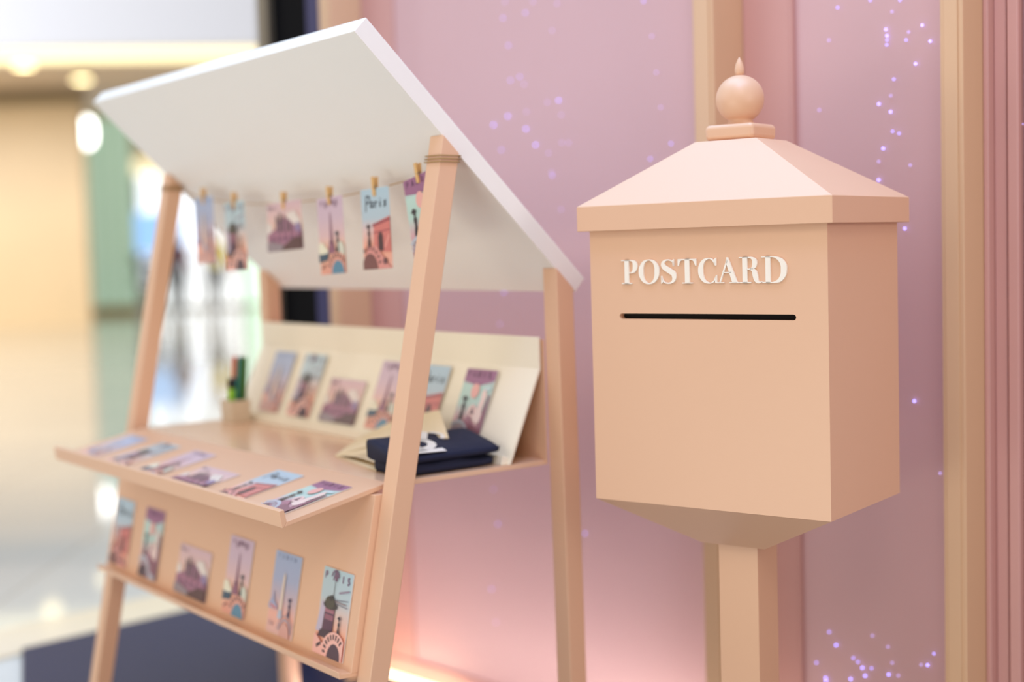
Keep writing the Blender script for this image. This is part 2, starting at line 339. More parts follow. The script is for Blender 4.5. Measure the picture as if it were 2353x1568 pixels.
# ============================================================ POSTCARDS
CM = bpy.data.materials.new('printed_card'); CM.use_nodes = True
_a = CM.node_tree.nodes.new('ShaderNodeVertexColor'); _a.layer_name = 'print'
CM.node_tree.links.new(_a.outputs['Color'], CM.node_tree.nodes['Principled BSDF'].inputs['Base Color'])
CM.node_tree.nodes['Principled BSDF'].inputs['Roughness'].default_value = .3
class Pr:
    def __init__(s, w, h):
        s.w, s.h, s.V, s.F, s.Cc, s.l = w, h, [], [], [], 0
        t = .012
        v, f = box_geo(0, w, 0, h, -t, 0)
        s.V += v; s.F += f; s.Cc += [lin((235, 230, 225))]*len(v)
    def poly(s, P, col, up=True):
        if up: s.l += 1
        z = .0008*s.l; k = len(s.V)
        P = [(min(max(x, .004), s.w-.004), min(max(y, .004), s.h-.004)) for x, y in P]
        s.V += [(x, y, z) for x, y in P]; s.F.append(tuple(range(k, k+len(P))))
        if isinstance(col, list): s.Cc += [lin(c) for c in col]
        else: s.Cc += [lin(col)]*len(P)
    def grad(s, x0, x1, stops):
        s.l += 1
        for (y0, c0), (y1, c1) in zip(stops, stops[1:]): s.poly([(x0, y0), (x1, y0), (x1, y1), (x0, y1)], [c0, c0, c1, c1], False)
    def ell(s, cx, cy, rx, ry, col, a0=0, a1=360, n=24):
        s.poly([(cx+rx*math.cos(math.radians(a0+(a1-a0)*i/n)), cy+ry*math.sin(math.radians(a0+(a1-a0)*i/n))) for i in range(n+1)], col)
    def ring(s, cx, cy, r0, r1, col, a0=0, a1=180, n=24, dash=0):
        s.l += 1
        for i in range(n):
            if dash and i % 2: continue
            p = []
            for r, k in ((r0, i), (r1, i), (r1, i+1), (r0, i+1)):
                a = math.radians(a0+(a1-a0)*k/n); p.append((cx+r*math.cos(a), cy+r*math.sin(a)))
            if min(x for x, y in p) < 0 or max(x for x, y in p) > s.w or min(y for x, y in p) < 0: continue
            s.poly(p, col, False)
    def line(s, x0, y0, x1, y1, t, col):
        dx, dy = x1-x0, y1-y0; L = math.hypot(dx, dy); nx, ny = -dy/L*t/2, dx/L*t/2
        s.poly([(x0+nx, y0+ny), (x1+nx, y1+ny), (x1-nx, y1-ny), (x0-nx, y0-ny)], col)
    def lady(s, x, y, h, col):   # small silhouette: hat, head, dress
        s.poly([(x-.13*h, y), (x+.13*h, y), (x+.10*h, y+.25*h), (x+.05*h, y+.45*h), (x+.10*h, y+.62*h), (x+.03*h, y+.72*h), (x-.05*h, y+.72*h), (x-.09*h, y+.6*h), (x-.04*h, y+.45*h), (x-.11*h, y+.2*h)], col)
        s.ell(x, y+.8*h, .055*h, .07*h, col); s.ell(x-.02*h, y+.90*h, .16*h, .055*h, col); s.ell(x-.02*h, y+.94*h, .08*h, .07*h, col)
    def word(s, txt, x, y, h, gap, col, t=.016):
        G = {'P': [(0, 0, 0, 1), (0, 1, .5, .95), (.5, .95, .5, .55), (.5, .55, 0, .5)], 'A': [(0, 0, .3, 1), (.3, 1, .6, 0), (.1, .38, .5, .38)],
             'R': [(0, 0, 0, 1), (0, 1, .5, .95), (.5, .95, .5, .55), (.5, .55, 0, .5), (.2, .5, .55, 0)], 'I': [(.2, 0, .2, 1)],
             'S': [(.5, .9, .1, .95), (.1, .95, .05, .6), (.05, .6, .5, .42), (.5, .42, .5, .06), (.5, .06, .02, .06)],
             'a': [(.45, .5, .1, .45), (.1, .45, .05, .08), (.05, .08, .4, .08), (.42, .5, .45, 0)], 'r': [(.05, 0, .1, .5), (.1, .35, .4, .5)],
             'i': [(.15, 0, .2, .5), (.22, .66, .25, .72)], 's': [(.4, .48, .1, .4), (.1, .4, .35, .15), (.35, .15, .02, .02)],
             'p': [(0, -.3, .12, 1), (.1, 1, .7, .95), (.7, .95, .6, .5), (.6, .5, .05, .42)]}
        for ch in txt:
            for a in G[ch]: s.line(x+a[0]*h, y+a[1]*h, x+a[2]*h+.0001, y+a[3]*h, t, col)
            x += gap
    def mesh(s, name):
        me = bpy.data.meshes.new(name); me.from_pydata(s.V, [], s.F); me.materials.append(CM)
        ca = me.color_attributes.new('print', 'FLOAT_COLOR', 'POINT')
        for i, c in enumerate(s.Cc): ca.data[i].color = (*c, 1)
        me.update(); return me
DESIGN = {}
# A: pale obelisk, lilac sky
p = Pr(1, 1.5); p.grad(0, 1, [(0, (226, 184, 178)), (.35, (240, 178, 160)), (.62, (206, 178, 184)), (1.0, (172, 178, 206)), (1.5, (166, 182, 214))])
p.word('PARIS', .14, 1.38, .07, .15, (140, 150, 180), .018)
p.poly([(.0, .52), (.10, .62), (.16, .78), (.2, .6), (.34, .5), (.34, .44), (0, .44)], (168, 170, 200)); p.line(.06, .5, .3, .46, .04, (214, 120, 116))
p.poly([(.40, .34), (.52, .34), (.515, 1.06), (.48, 1.16), (.445, 1.06)], (232, 212, 196)); p.poly([(.38, .3), (.56, .3), (.53, .46), (.4, .46)], (186, 190, 206))
p.lady(.78, .36, .36, (62, 58, 92)); p.ring(.72, .10, .20, .235, (172, 160, 176)); p.ring(.72, .10, .28, .30, (184, 160, 170)); p.ell(.72, .0, .19, .26, (216, 164, 154), 0, 180)
p.word('SA', .1, .14, .08, .11, (170, 140, 150)); DESIGN['A'] = p
# B: round column, woman, bridge
p = Pr(1, 1.5); p.grad(0, 1, [(0, (240, 176, 162)), (.4, (246, 176, 146)), (.75, (222, 196, 188)), (1.0, (188, 204, 212)), (1.5, (182, 206, 214))])
for ch, x, hh in (('P', .08, .12), ('A', .36, .16), ('I', .66, .12), ('S', .84, .12)): p.word(ch, x, 1.30, hh, .1, (120, 92, 120), .035)
p.word('R', .44, 1.30, .13, .1, (130, 96, 120), .03); p.ring(.43, 1.36, .10, .13, (120, 92, 120)); p.line(.62, 1.12, .95, 1.2, .03, (150, 130, 150))
p.line(.45, 1.0, .45, 1.3, .014, (74, 62, 62)); p.line(.5, .98, .95, 1.03, .012, (120, 110, 120)); p.line(.5, .93, .95, .91, .012, (120, 110, 120)); p.line(.5, .96, .9, .96, .02, (150, 130, 132))
p.poly([(0, .38), (.2, .38), (.24, .9), (.1, .9)], (196, 184, 204))
p.poly([(.22, .36), (.56, .36), (.55, .86), (.24, .86)], (96, 66, 84)); p.poly([(.24, .74), (.55, .74), (.55, .82), (.24, .82)], (168, 112, 126)); p.poly([(.25, .62), (.55, .62), (.55, .71), (.25, .71)], (150, 96, 112))
for i in range(4): p.line(.29+i*.075, .4, .29+i*.075, .6, .014, (130, 90, 108))
p.ell(.40, .87, .23, .07, (66, 58, 56)); p.ell(.38, .92, .16, .11, (84, 78, 66)); p.ell(.41, 1.0, .06, .05, (66, 58, 56))
p.poly([(.1, .3), (.62, .3), (.5, .46), (.16, .42)], (78, 54, 64)); p.lady(.76, .4, .34, (48, 40, 54))
p.ell(.70, .06, .42, .40, (240, 184, 172), 0, 180); p.poly([(0, 0), (1, 0), (1, .1), (.3, .2), (.0, .34)], (240, 180, 168))
p.ring(.70, .06, .27, .36, (70, 50, 58), 0, 180, 23, 1); p.ell(.72, .0, .22, .26, (84, 60, 72), 0, 180); p.line(.12, .12, .26, .2, .06, (80, 56, 62)); DESIGN['B'] = p
# C: landscape city and mauve hill
p = Pr(1.5, 1.0); p.grad(0, 1.5, [(0, (206, 160, 170)), (.4, (246, 200, 178)), (.7, (226, 190, 186)), (1.0, (214, 180, 190))])
p.word('Paris', .06, .86, .09, .075, (74, 60, 84), .016)
for cx, cy, r in ((.1, .48, .12), (1.15, .62, .17), (1.32, .52, .14), (.98, .7, .08)): p.ell(cx, cy, r, r, (232, 220, 214))
p.poly([(0, .36), (.35, .46), (.6, .62), (.9, .66), (1.2, .5), (1.5, .36), (1.5, 0), (0, 0)], (170, 118, 142))
for i, (x, hh) in enumerate(((.42, .76), (.5, .68), (.58, .82), (.68, .7), (.76, .77), (.88, .68), (1.0, .6), (1.12, .56))):
    p.poly([(x-.03, .38), (x+.03, .38), (x+.03, hh-.08), (x, hh), (x-.03, hh-.08)], ((72, 62, 66), (150, 104, 128), (96, 80, 84))[i % 3])
p.poly([(1.1, .3), (1.3, .56), (1.45, .5), (1.5, .3)], (150, 130, 170))
for i in range(16): p.ell(.08+.09*i, .3+.04*math.sin(i*2.1), .055, .07, ((158, 102, 128), (184, 128, 150), (120, 82, 108))[i % 3])
p.poly([(0, .0), (.9, .0), (.7, .12), (.2, .2), (0, .18)], (150, 134, 142)); p.poly([(.6, 0), (1.5, 0), (1.5, .26), (1.1, .22), (.8, .12)], (92, 58, 58)); DESIGN['C'] = p
# D: tower on lilac sky, woman on bridge
p = Pr(1, 1.5); p.grad(0, 1, [(0, (232, 160, 140)), (.45, (250, 198, 166)), (.75, (224, 188, 190)), (1.1, (210, 184, 200)), (1.5, (206, 180, 200))])
p.ring(.52, 1.12, .24, .33, (122, 84, 110), 40, 140, 15, 1); p.word('PARIS', .16, 1.34, .09, .145, (122, 84, 110), .02)
p.poly([(.44, .5), (.56, .5), (.525, .9), (.51, 1.2), (.49, 1.2), (.475, .9)], (150, 104, 128)); p.poly([(.34, .4), (.66, .4), (.56, .66), (.44, .66)], (148, 96, 118)); p.line(.42, .62, .58, .62, .03, (104, 70, 92))
p.ell(.12, .48, .16, .15, (236, 230, 208)); p.ell(.26, .44, .10, .09, (236, 230, 208)); p.poly([(0, .42), (.1, .4), (.38, .42), (.34, .28), (0, .24)], (62, 84, 104))
p.ell(.86, .42, .14, .2, (214, 214, 200)); p.lady(.74, .4, .42, (46, 62, 68))
p.ell(.70, .04, .44, .38, (228, 162, 144), 0, 180); p.ring(.70, .04, .28, .36, (70, 52, 60), 20, 160, 17, 1); p.ell(.72, .0, .24, .26, (92, 138, 166), 0, 180); p.line(.1, .12, .24, .2, .04, (150, 100, 100)); DESIGN['D'] = p
# E: brush script on pale blue, red arch, woman
p = Pr(1, 1.5); p.grad(0, 1, [(0, (236, 180, 168)), (.4, (246, 168, 140)), (.75, (226, 196, 196)), (.95, (184, 202, 216)), (1.5, (178, 204, 222))])
p.word('paris', .16, 1.14, .22, .16, (44, 50, 66), .035)
p.poly([(.40, .34), (1, .3), (1, .96), (.42, .84)], (214, 124, 118)); p.poly([(.38, .78), (1, .88), (1, .93), (.38, .84)], (160, 80, 88)); p.poly([(.4, .66), (1, .7), (1, .73), (.4, .69)], (178, 92, 96))
p.poly([(.56, .34), (.74, .33), (.74, .6), (.70, .68), (.60, .68), (.56, .6)], (96, 56, 60)); p.poly([(.62, .34), (.68, .34), (.68, .62), (.62, .62)], (60, 40, 44)); p.line(.8, .4, .96, .62, .05, (236, 160, 150))
p.lady(.24, .42, .42, (60, 44, 52)); p.poly([(0, .1), (.2, .42), (.5, .44), (.85, .1), (1, 0), (0, 0)], (222, 150, 144)); p.ring(.25, .04, .32, .40, (124, 74, 76), 10, 160, 17, 1)
p.ell(.25, .0, .28, .30, (126, 78, 76), 0, 180); p.ell(.78, .14, .07, .06, (110, 70, 76)); DESIGN['E'] = p
# F: purple heading, mint sky, balloon, curtain, wheel
p = Pr(1, 1.5); p.grad(0, 1, [(0, (150, 100, 116)), (.5, (216, 170, 178)), (.8, (186, 214, 208)), (1.15, (190, 220, 214)), (1.5, (150, 98, 138))])
p.poly([(0, 1.24), (.5, 1.16), (.9, 1.26), (1, 1.3), (1, 1.5), (0, 1.5)], (158, 104, 142)); p.word('PARIS', .1, 1.34, .11, .165, (104, 62, 96), .022)
p.ell(.48, 1.06, .13, .15, (238, 178, 172)); p.ell(.86, 1.13, .12, .05, (196, 218, 222))
p.poly([(.62, .5), (.74, .9), (.72, 1.05), (.8, 1.12), (.9, 1.0), (.86, .7), (.92, .5), (.8, .42)], (240, 214, 208)); p.poly([(.84, .3), (.96, 1.02), (1, 1.0), (1, .0), (.8, 0)], (150, 96, 116))
p.ell(.56, .66, .12, .13, (240, 206, 202)); p.poly([(.5, .6), (.56, .76), (.64, .6)], (104, 66, 82)); p.poly([(.3, .36), (.5, .6), (.64, .44), (.8, .3), (.7, .2)], (168, 112, 132)); p.lady(.24, .44, .5, (52, 40, 48))
p.poly([(.4, .0), (1, .0), (1, .3), (.6, .42)], (140, 90, 106)); p.ring(.26, .1, .29, .36, (186, 190, 202), 0, 180, 24); p.ring(.26, .1, .2, .28, (196, 198, 208), 0, 180, 25, 1); p.ell(.24, .0, .2, .26, (76, 52, 66), 0, 180); p.poly([(.6, 0), (.96, 0), (.9, .1), (.6, .16)], (176, 178, 194)); DESIGN['F'] = p
CW = .135
NICE = {'A': 'pale obelisk under lilac sky', 'B': 'dark kiosk column and PARIS letters', 'C': 'mauve hilltop town', 'D': 'slim tower on a pink sky',
        'E': 'red arch below script on pale blue', 'F': 'purple heading and mint sky'}
CARD = {k: d.mesh('postcard') for k, d in DESIGN.items()}
def card(k, pos, right, up, where, group, rot=0, lift=.0015):
    """pos: bottom centre in world; right/up unit vectors of the printed side"""
    d = DESIGN[k]; n = right.cross(up).normalized()
    if rot: q = Matrix.Rotation(rot, 3, n); right = q@right; up = q@up
    s = CW*K; o = bpy.data.objects.new('postcard', CARD[k]); C.objects.link(o)
    m3 = Matrix((right, up, n)).transposed().to_4x4(); m3.translation = pos-right*(d.w*s/2)+n*(.012*s+lift*.2)
    o.matrix_world = m3@Matrix.Scale(s, 4)
    kind = 'landscape postcard' if k == 'C' else 'tall postcard'
    return tag(o, '%s with %s, %s' % (kind, NICE[k], where), 'postcard', group)
# on the front panel (printed side forward; the viewer's right is -U)
Rt = -U
lean = (V*(vf(0)-vf(-1))+Z).normalized()
for k, u in zip('EFCDAB', (1.460, 1.232, .930, .663, .406, .161)):
    z = -.944
    card(k, SW(u, pf(z, .0185), z), Rt, lean, 'standing on the lower front ledge', 'postcards on the lower ledge')
# lying on the tray
tu = (V*.262+Z*.0545).normalized()
for k, u in zip('ABDCEF', (1.39, 1.155, .92, .675, .425, .195)):
    v0 = -.287; z = -.5915+(v0+.290)*.2077
    card(k, SW(u, v0, z), Rt, tu, 'lying in the tilted tray', 'postcards lying in the tray')
# leaning on the white board
bu = (V*.091+Z*.223).normalized()
for k, u in zip('ABCDEF', (1.357, 1.159, .923, .698, .490, .279)):
    z = -.508; v0 = .318+(z+.531)*(.099/.223)-.001
    card(k, SW(u, v0, z), Rt, bu, 'leaning on the white back board', 'postcards on the back board')
# hanging on the twine
def pin(u, tilt, lab):
    z = zs(u); t = empty('clothespin', SW(u, VS_, z), label='wooden clothespin on the twine holding the %s card' % lab, cat='clothespin', group='clothespins on the twine')
    m3 = Matrix((Rt, V, Z)).transposed().to_4x4(); m3.translation = SW(u, VS_, z)
    t.matrix_world = m3@Matrix.Rotation(tilt, 4, 'Y')
    w2, L = .0042, .0
    for sgn in (-1, 1):
        pr = [(sgn*.0006, -.013), (sgn*.0040, -.011), (sgn*.0050, .004), (sgn*.0058, .024), (sgn*.0028, .024), (sgn*.0012, .004)]
        mk('jaw', *prism_geo(pr, lambda q: (-w2, q[0], q[1]), lambda q: (w2, q[0], q[1])), PIN, t, bevel=.0004)
    mk('spring', *tube_geo([(-.0055+.011*i/30, .0052*math.sin(i*1.25), .004+.0035*math.cos(i*1.25)) for i in range(31)], .0006, 5), STEEL, t, smooth=True)
for k, u, r, du in zip('ABCDEF', (1.335, 1.125, .817, .562, .335, .135), (.03, .03, .04, .05, .035, .20), (.0, -.0, .012, .006, .008, .02)):
    d = DESIGN[k]; top = SW(u, VS_, zs(u)-.004)
    n = Rt.cross(Z); q = Matrix.Rotation(r, 3, n); upv = q@Z; rv = q@Rt
    card(k, top-upv*(d.h*CW*K-.006), rv, upv, 'pegged to the twine', 'postcards pegged to the twine', lift=0)
    pin(u, -r*.8, NICE[k])

# ============================================================ THINGS ON THE DESK
# pen cup
pc = empty('pen_cup', SW(1.43, .25, DT), -TH+.05, label='square cream pen cup standing at the far left of the desk', cat='cup')
CUP = mat('cream_ceramic', (224, 208, 184), .4, noise=.02)
h = .054
outer = lambda z, s: [(-s, -s, z), (s, -s, z), (s, s, z), (-s, s, z)]
Vc = outer(0, .0255)+outer(h, .027)+outer(h, .0235)+outer(.005, .022)
Fc = [(0, 1, 2, 3)]+[(i, (i+1) % 4, (i+1) % 4+4, i+4) for i in range(4)]+[(i+4, (i+1) % 4+4, (i+1) % 4+8, i+8) for i in range(4)]+[(i+8, (i+1) % 4+8, (i+1) % 4+12, i+12) for i in range(4)]+[(12, 13, 14, 15)]
mk('cup_body', Vc, Fc, CUP, pc, bevel=.002)
def pen(x, y, dx, dy, col, label, cap=None, r=.0058, L=.150, body2=None):
    base = pc.matrix_basis@Vector((x, y, .0065)); rot = pc.matrix_basis.to_3x3()
    d = (rot@Vector((dx, dy, 1))).normalized()
    o = empty('pen', base, label=label, cat='pen', group='felt pens in the cup'); m3 = d.to_track_quat('Z', 'Y').to_matrix().to_4x4(); m3.translation = base; o.matrix_world = m3
    mb = mat('pen_'+label.split()[0], col, .35)
    mk('barrel', *lathe_geo([(r*.6, 0), (r, .004), (r, L-.008), (r*.8, L)], 14), mb, o, smooth=True)
    if cap: mk('cap', *lathe_geo([(r*1.15, cap[1]), (r*1.2, cap[1]+.002), (r*1.2, cap[2]), (r*1.1, cap[2]+.001)], 14), mat('pen_cap_'+label.split()[0], cap[0], .35), o, smooth=True)
    else: mk('end_plug', *lathe_geo([(r*.7, L-.001), (r*.7, L+.002)], 12), mb, o)
    return o
pen(-.014, .000, .10, .02, (232, 112, 72), 'orange felt pen leaning at the left of the cup')
pen(-.006, .012, .12, .0, (214, 84, 88), 'coral red felt pen between the orange and the teal one')
pen(.003, .000, .13, .02, (52, 138, 140), 'teal felt pen in the middle of the cup')
pen(.010, .014, .14, .0, (84, 140, 66), 'green felt pen at the right of the teal one')
pen(.014, .002, .15, .01, (30, 92, 36), 'dark green felt pen, rightmost in the cup')
pen(.000, -.012, .06, .02, (150, 214, 44), 'lime green highlighter with a black cap at the front of the cup', cap=((16, 16, 16), .076, .098), r=.0088, L=.082)

# open notebook: lower cover on the desk, pages fanned, upper cover raised to the right
A_, B_, F_, H_ = (.519, .09, DT+.001), (.745, .292, DT+.001), (.345, .306, -.425), (.150, .20, -.468)
G_, I_ = (.225, .035, DT+.001), (.42, .275, DT+.001)
nbk = empty('notebook', SW(.45, .18, DT), label='cream paper notebook lying half open against the back board', cat='notebook')
inv = nbk.matrix_basis.inverted()
def sheet(name, P, Q, t, m, bend):
    """P,Q: corners of the free edge; spine is A_-B_"""
    Vv = []; n = 8
    for off in (0, t):
        for i in range(n+1):
            a = i/n; s = math.sin(a*math.pi)*bend
            for (c0, c1) in ((A_, P), (B_, Q)):
                q = [c0[j]+(c1[j]-c0[j])*a for j in range(3)]
                Vv.append(inv@SW(q[0], q[1], q[2]+s+off))
    m2 = 2*(n+1); Ff = []
    for i in range(n):
        Ff += [(2*i, 2*i+1, 2*i+3, 2*i+2), (m2+2*i, m2+2*i+2, m2+2*i+3, m2+2*i+1), (2*i, 2*i+2, m2+2*i+2, m2+2*i), (2*i+1, m2+2*i+1, m2+2*i+3, 2*i+3)]
    Ff += [(0, m2, m2+1, 1), (m2-2, m2-1, 2*m2-1, 2*m2-2)]
    return mk(name, Vv, Ff, m, nbk, smooth=False)
PAPER = mat('cream_paper', (240, 222, 188), .7, noise=.02)
mix = lambda a, b, s: tuple(a[i]+(b[i]-a[i])*s for i in range(3))
sheet('back_cover', G_, I_, .003, PAPER, .0)
for i in range(1, 8):
    s = (i/8)**1.1; sheet('page', mix((G_[0], G_[1], G_[2]+.004), H_, s*.94), mix((I_[0], I_[1], I_[2]+.004), F_, s*.94), .0012, PAPER, .010)
sheet('front_cover', H_, F_, .003, PAPER, .014)

# folded navy bag with white lettering
bg = empty('folded_bag', SW(.16, .17, DT), -TH, label='folded navy cloth bag with white lettering on the desk behind the near leg', cat='bag')
NV = mat('navy_cloth', (22, 30, 62), .8, noise=.15, nscale=60, bump=.5, bscale=900)
def pillow(x0, x1, y0, y1, z0, z1, n=14, m=20, wob=.002, sg=0, slope=0):
    """soft folded slab: closed rounded cross-section along y"""
    Vv, Ff = [], []; rnd = random.Random(sg)
    for j in range(m+1):
        y = y0+(y1-y0)*j/m; e = min(1, math.sin(min(j, m-j)/m*math.pi*.999/2*6) if min(j, m-j) < m/6 else 1); e = .90+.10*e
        for i in range(n):
            a = 2*math.pi*i/n; cx, cz = math.cos(a), math.sin(a)
            sx = abs(cx)**.35*(1 if cx > 0 else -1); sz = abs(cz)**.55*(1 if cz > 0 else -1)
            zc = (z0+z1)/2+sz*(z1-z0)/2*e
            if sz > 0: zc += wob*math.sin(y*60+sg)+wob*math.sin(sx*3+y*25)-slope*((x0+x1)/2+sx*(x1-x0)/2)
            Vv.append(((x0+x1)/2+sx*(x1-x0)/2, y, max(z0, zc)))
    for j in range(m): Ff += [(j*n+i, j*n+(i+1) % n, (j+1)*n+(i+1) % n, (j+1)*n+i) for i in range(n)]
    Ff += [tuple(range(n)), tuple(range(m*n, m*n+n))[::-1]]
    return Vv, Ff
mk('lower_fold', *pillow(-.056, .054, -.100, .088, .0005, .022, sg=1), NV, bg, smooth=True)
mk('upper_fold', *pillow(-.062, .062, -.112, .098, .0215, .052, sg=3, wob=.0012, slope=.20), NV, bg, smooth=True)
def strokes(paths, wd, z, th=.0006):
    gs = []
    for P in paths:
        Vv, Ff = [], []
        for i, (x, y) in enumerate(P):
            a = P[max(i-1, 0)]; b = P[min(i+1, len(P)-1)]; dx, dy = b[0]-a[0], b[1]-a[1]; L = math.hypot(dx, dy) or 1
            nx, ny = -dy/L*wd/2, dx/L*wd/2
            za, zb = z-.2*(x+nx), z-.2*(x-nx); Vv += [(x+nx, y+ny, za), (x-nx, y-ny, zb), (x+nx, y+ny, za+th), (x-nx, y-ny, zb+th)]
        for i in range(len(P)-1):
            k = 4*i; Ff += [(k+2, k+3, k+7, k+6), (k, k+4, k+5, k+1), (k, k+2, k+6, k+4), (k+1, k+5, k+7, k+3)]
        Ff += [(0, 1, 3, 2), (len(Vv)-4, len(Vv)-2, len(Vv)-1, len(Vv)-3)]
        gs.append((Vv, Ff))
    return merge(*gs)
arc = lambda cx, cy, r, a0, a1, n=10, ry=None: [(cx+r*math.cos(math.radians(a0+(a1-a0)*i/n)), cy+(ry or r)*math.sin(math.radians(a0+(a1-a0)*i/n))) for i in range(n+1)]
Rg = [[(-.045, -.062), (.052, -.062)], arc(.012, -.062, .030, 0, 180, 10, .040), [(.0, -.03), (-.045, .002)], [(.050, -.085), (.056, -.02)]]
mk('printed_letter', *strokes(Rg, .016, .0535), mat('white_print', (240, 238, 236), .6), bg)
mk('printed_letter', *strokes([arc(-.02, .005, .02, 20, 160)], .008, .0535), MATS['white_print'], bg)

# ============================================================ THE POSTBOX
PH = .6423
BO = Vector((.648, 2.85, 0))*K
bx = empty('postbox', BO, -PH, label='peach postbox on a square post with a hipped lid and POSTCARD lettering', cat='postbox')
def bl(u, v, z): return (-u*K, v*K, z*K+HC)       # u leftwards from the front right edge
bw, bd, bo, eb, et, bb = .5791, .3774, .0208, .0266, .0826, -.5886
uc, vc = bw/2, bd/2
def ringv(hu, hv, z): return [bl(uc+hu, vc-hv, z), bl(uc-hu, vc-hv, z), bl(uc-hu, vc+hv, z), bl(uc+hu, vc+hv, z)]
def loft(rings, cap0=True, cap1=True):
    Vv = [p for r in rings for p in r]; Ff = []
    for i in range(len(rings)-1): Ff += [(4*i+k, 4*i+(k+1) % 4, 4*i+4+(k+1) % 4, 4*i+4+k) for k in range(4)]
    if cap0: Ff.append((3, 2, 1, 0))
    if cap1: n = 4*(len(rings)-1); Ff.append((n, n+1, n+2, n+3))
    return Vv, Ff
# body: front with a real slot opening
top = eb+.004
S0, S1, sz0, sz1 = .0715, .5035, -.1725, -.1600
hr = (sz1-sz0)/2; zc = (sz0+sz1)/2
hole = [(S1-hr-hr*math.sin(math.pi*i/8)*-1, zc+hr*math.cos(math.pi*i/8)) for i in range(9)]+[(S0+hr-hr*math.sin(math.pi*i/8), zc-hr*math.cos(math.pi*i/8)) for i in range(9)]
outr = [(0, bb), (bw, bb), (bw, top), (0, top)]
tri = tessellate_polygon([[Vector((x, y, 0)) for x, y in outr], [Vector((x, y, 0)) for x, y in hole]])
allp = outr+hole
Vb = [bl(x, 0, y) for x, y in allp]; Fb = [tuple(t_) for t_ in tri]
k = len(Vb); nh = len(hole); Vb += [bl(x, .018, y) for x, y in hole]
Fb += [(4+i, 4+(i+1) % nh, k+(i+1) % nh, k+i) for i in range(nh)]
q = len(Vb); Vb += [bl(0, bd, bb), bl(bw, bd, bb), bl(bw, bd, top), bl(0, bd, top)]
Fb += [(0, 3, q+3, q), (1, q+1, q+2, 2), (q, q+3, q+2, q+1), (3, 2, q+2, q+3)]
fz, fw, fd = -.691, .1584, .1493
r0 = len(Vb); Vb += [bl(uc-fw/2, vc-fd/2, fz), bl(uc+fw/2, vc-fd/2, fz), bl(uc+fw/2, vc+fd/2, fz), bl(uc-fw/2, vc+fd/2, fz)]
Fb += [(0, r0, r0+1, 1), (1, r0+1, r0+2, q+1), (q+1, r0+2, r0+3, q), (q, r0+3, r0, 0), (r0, r0+3, r0+2, r0+1)]
mk('box_body', Vb, Fb, PEACH, bx)
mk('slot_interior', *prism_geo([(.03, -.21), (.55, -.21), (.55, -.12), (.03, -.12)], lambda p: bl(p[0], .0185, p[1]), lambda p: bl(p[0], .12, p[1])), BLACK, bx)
mk('lid', *loft([ringv(uc+bo, vc+bo, eb), ringv(uc+bo, vc+bo, et), ringv(.1517/2, .1492/2, .2197)]), PEACH, bx, bevel=.0012)
mk('finial_base', *loft([ringv(.060, .060, .2195), ringv(.061, .061, .256)]), PEACH, bx, bevel=.009, seg=5)
cx, cy = bl(uc, vc, 0)[:2]
R = .054*K; zc2 = .3135*K+HC
pr = [(.028*K, .254*K+HC), (.030*K, .260*K+HC)]+[(R*math.sin(a), zc2-R*math.cos(a)) for a in [math.radians(30+6*i) for i in range(25)]]
pr = [p for p in pr]+[(.001, zc2+R)]
mk('finial_ball', *lathe_geo(pr, 48, (cx, cy)), PEACH, bx, smooth=True)
z0 = zc2+R-.002
mk('finial_tip', *lathe_geo([(.0055, z0), (.0078, z0+.006), (.0080, z0+.012), (.0064, z0+.020), (.0034, z0+.027), (.0004, z0+.032)], 24, (cx, cy)), PEACH, bx, smooth=True)
mk('post', *loft([ringv(.0495, .0495, ZF+.02), ringv(.0495, .0495, fz+.002)]), PEACH, bx, bevel=.001)
mk('post_foot', *loft([ringv(.15, .15, ZF), ringv(.15, .15, ZF+.02)]), PEACH, bx, bevel=.003)

# lettering in high contrast serif capitals (units: 275 = cap height)
def stroke(pts, closed=False, sub=8):
    """pts (x,y,width) -> sampled ribbon polygon pairs"""
    P = [Vector(p) for p in pts]; n = len(P); out = []
    seg = n if closed else n-1
    for i in range(seg):
        g = lambda j: P[j % n] if closed else P[min(max(j, 0), n-1)]
        p0, p1, p2, p3 = g(i-1), g(i), g(i+1), g(i+2)
        for k in range(sub):
            t = k/sub
            out.append(.5*((2*p1)+(p2-p0)*t+(2*p0-5*p1+4*p2-p3)*t*t+(3*p1-p0-3*p2+p3)*t**3))
    if not closed: out.append(P[-1])
    L = []
    m = len(out)
    for i in range(m):
        a = out[(i-1) % m] if (closed or i) else out[0]; b = out[(i+1) % m] if (closed or i < m-1) else out[-1]
        dx, dy = b.x-a.x, b.y-a.y; l = math.hypot(dx, dy) or 1; w2 = out[i].z/2
        L.append(((out[i].x-dy/l*w2, out[i].y+dx/l*w2), (out[i].x+dy/l*w2, out[i].y-dx/l*w2)))
    return L, closed
def rect(x0, y0, x1, y1): return [(x0, y0), (x1, y0), (x1, y1), (x0, y1)]
LX, LY = .4035/1935, .0533/275
def letter(pieces):
    gs = []; th = .0035/K
    def P3(p, d): return bl(.4935-(p[0]-155)*LX, d, -.0935+p[1]*LY)
    for pc_ in pieces:
        if isinstance(pc_, tuple):
            L, cl = pc_; Vv = []; Ff = []
            for a, b in L: Vv += [P3(a, -th), P3(b, -th), P3(a, 0), P3(b, 0)]
            m = len(L)
            for i in range(m if cl else m-1):
                a, b = 4*i, 4*((i+1) % m); Ff += [(a, a+1, b+1, b), (a, b, b+2, a+2), (a+1, a+3, b+3, b+1)]
            if not cl: Ff += [(0, 2, 3, 1), (4*m-4, 4*m-3, 4*m-1, 4*m-2)]
            gs.append((Vv, Ff))
        else: gs.append(prism_geo(pc_, lambda p: P3(p, -th), lambda p: P3(p, 0)))
    mk('letter', *merge(*gs), LETTER, bx)
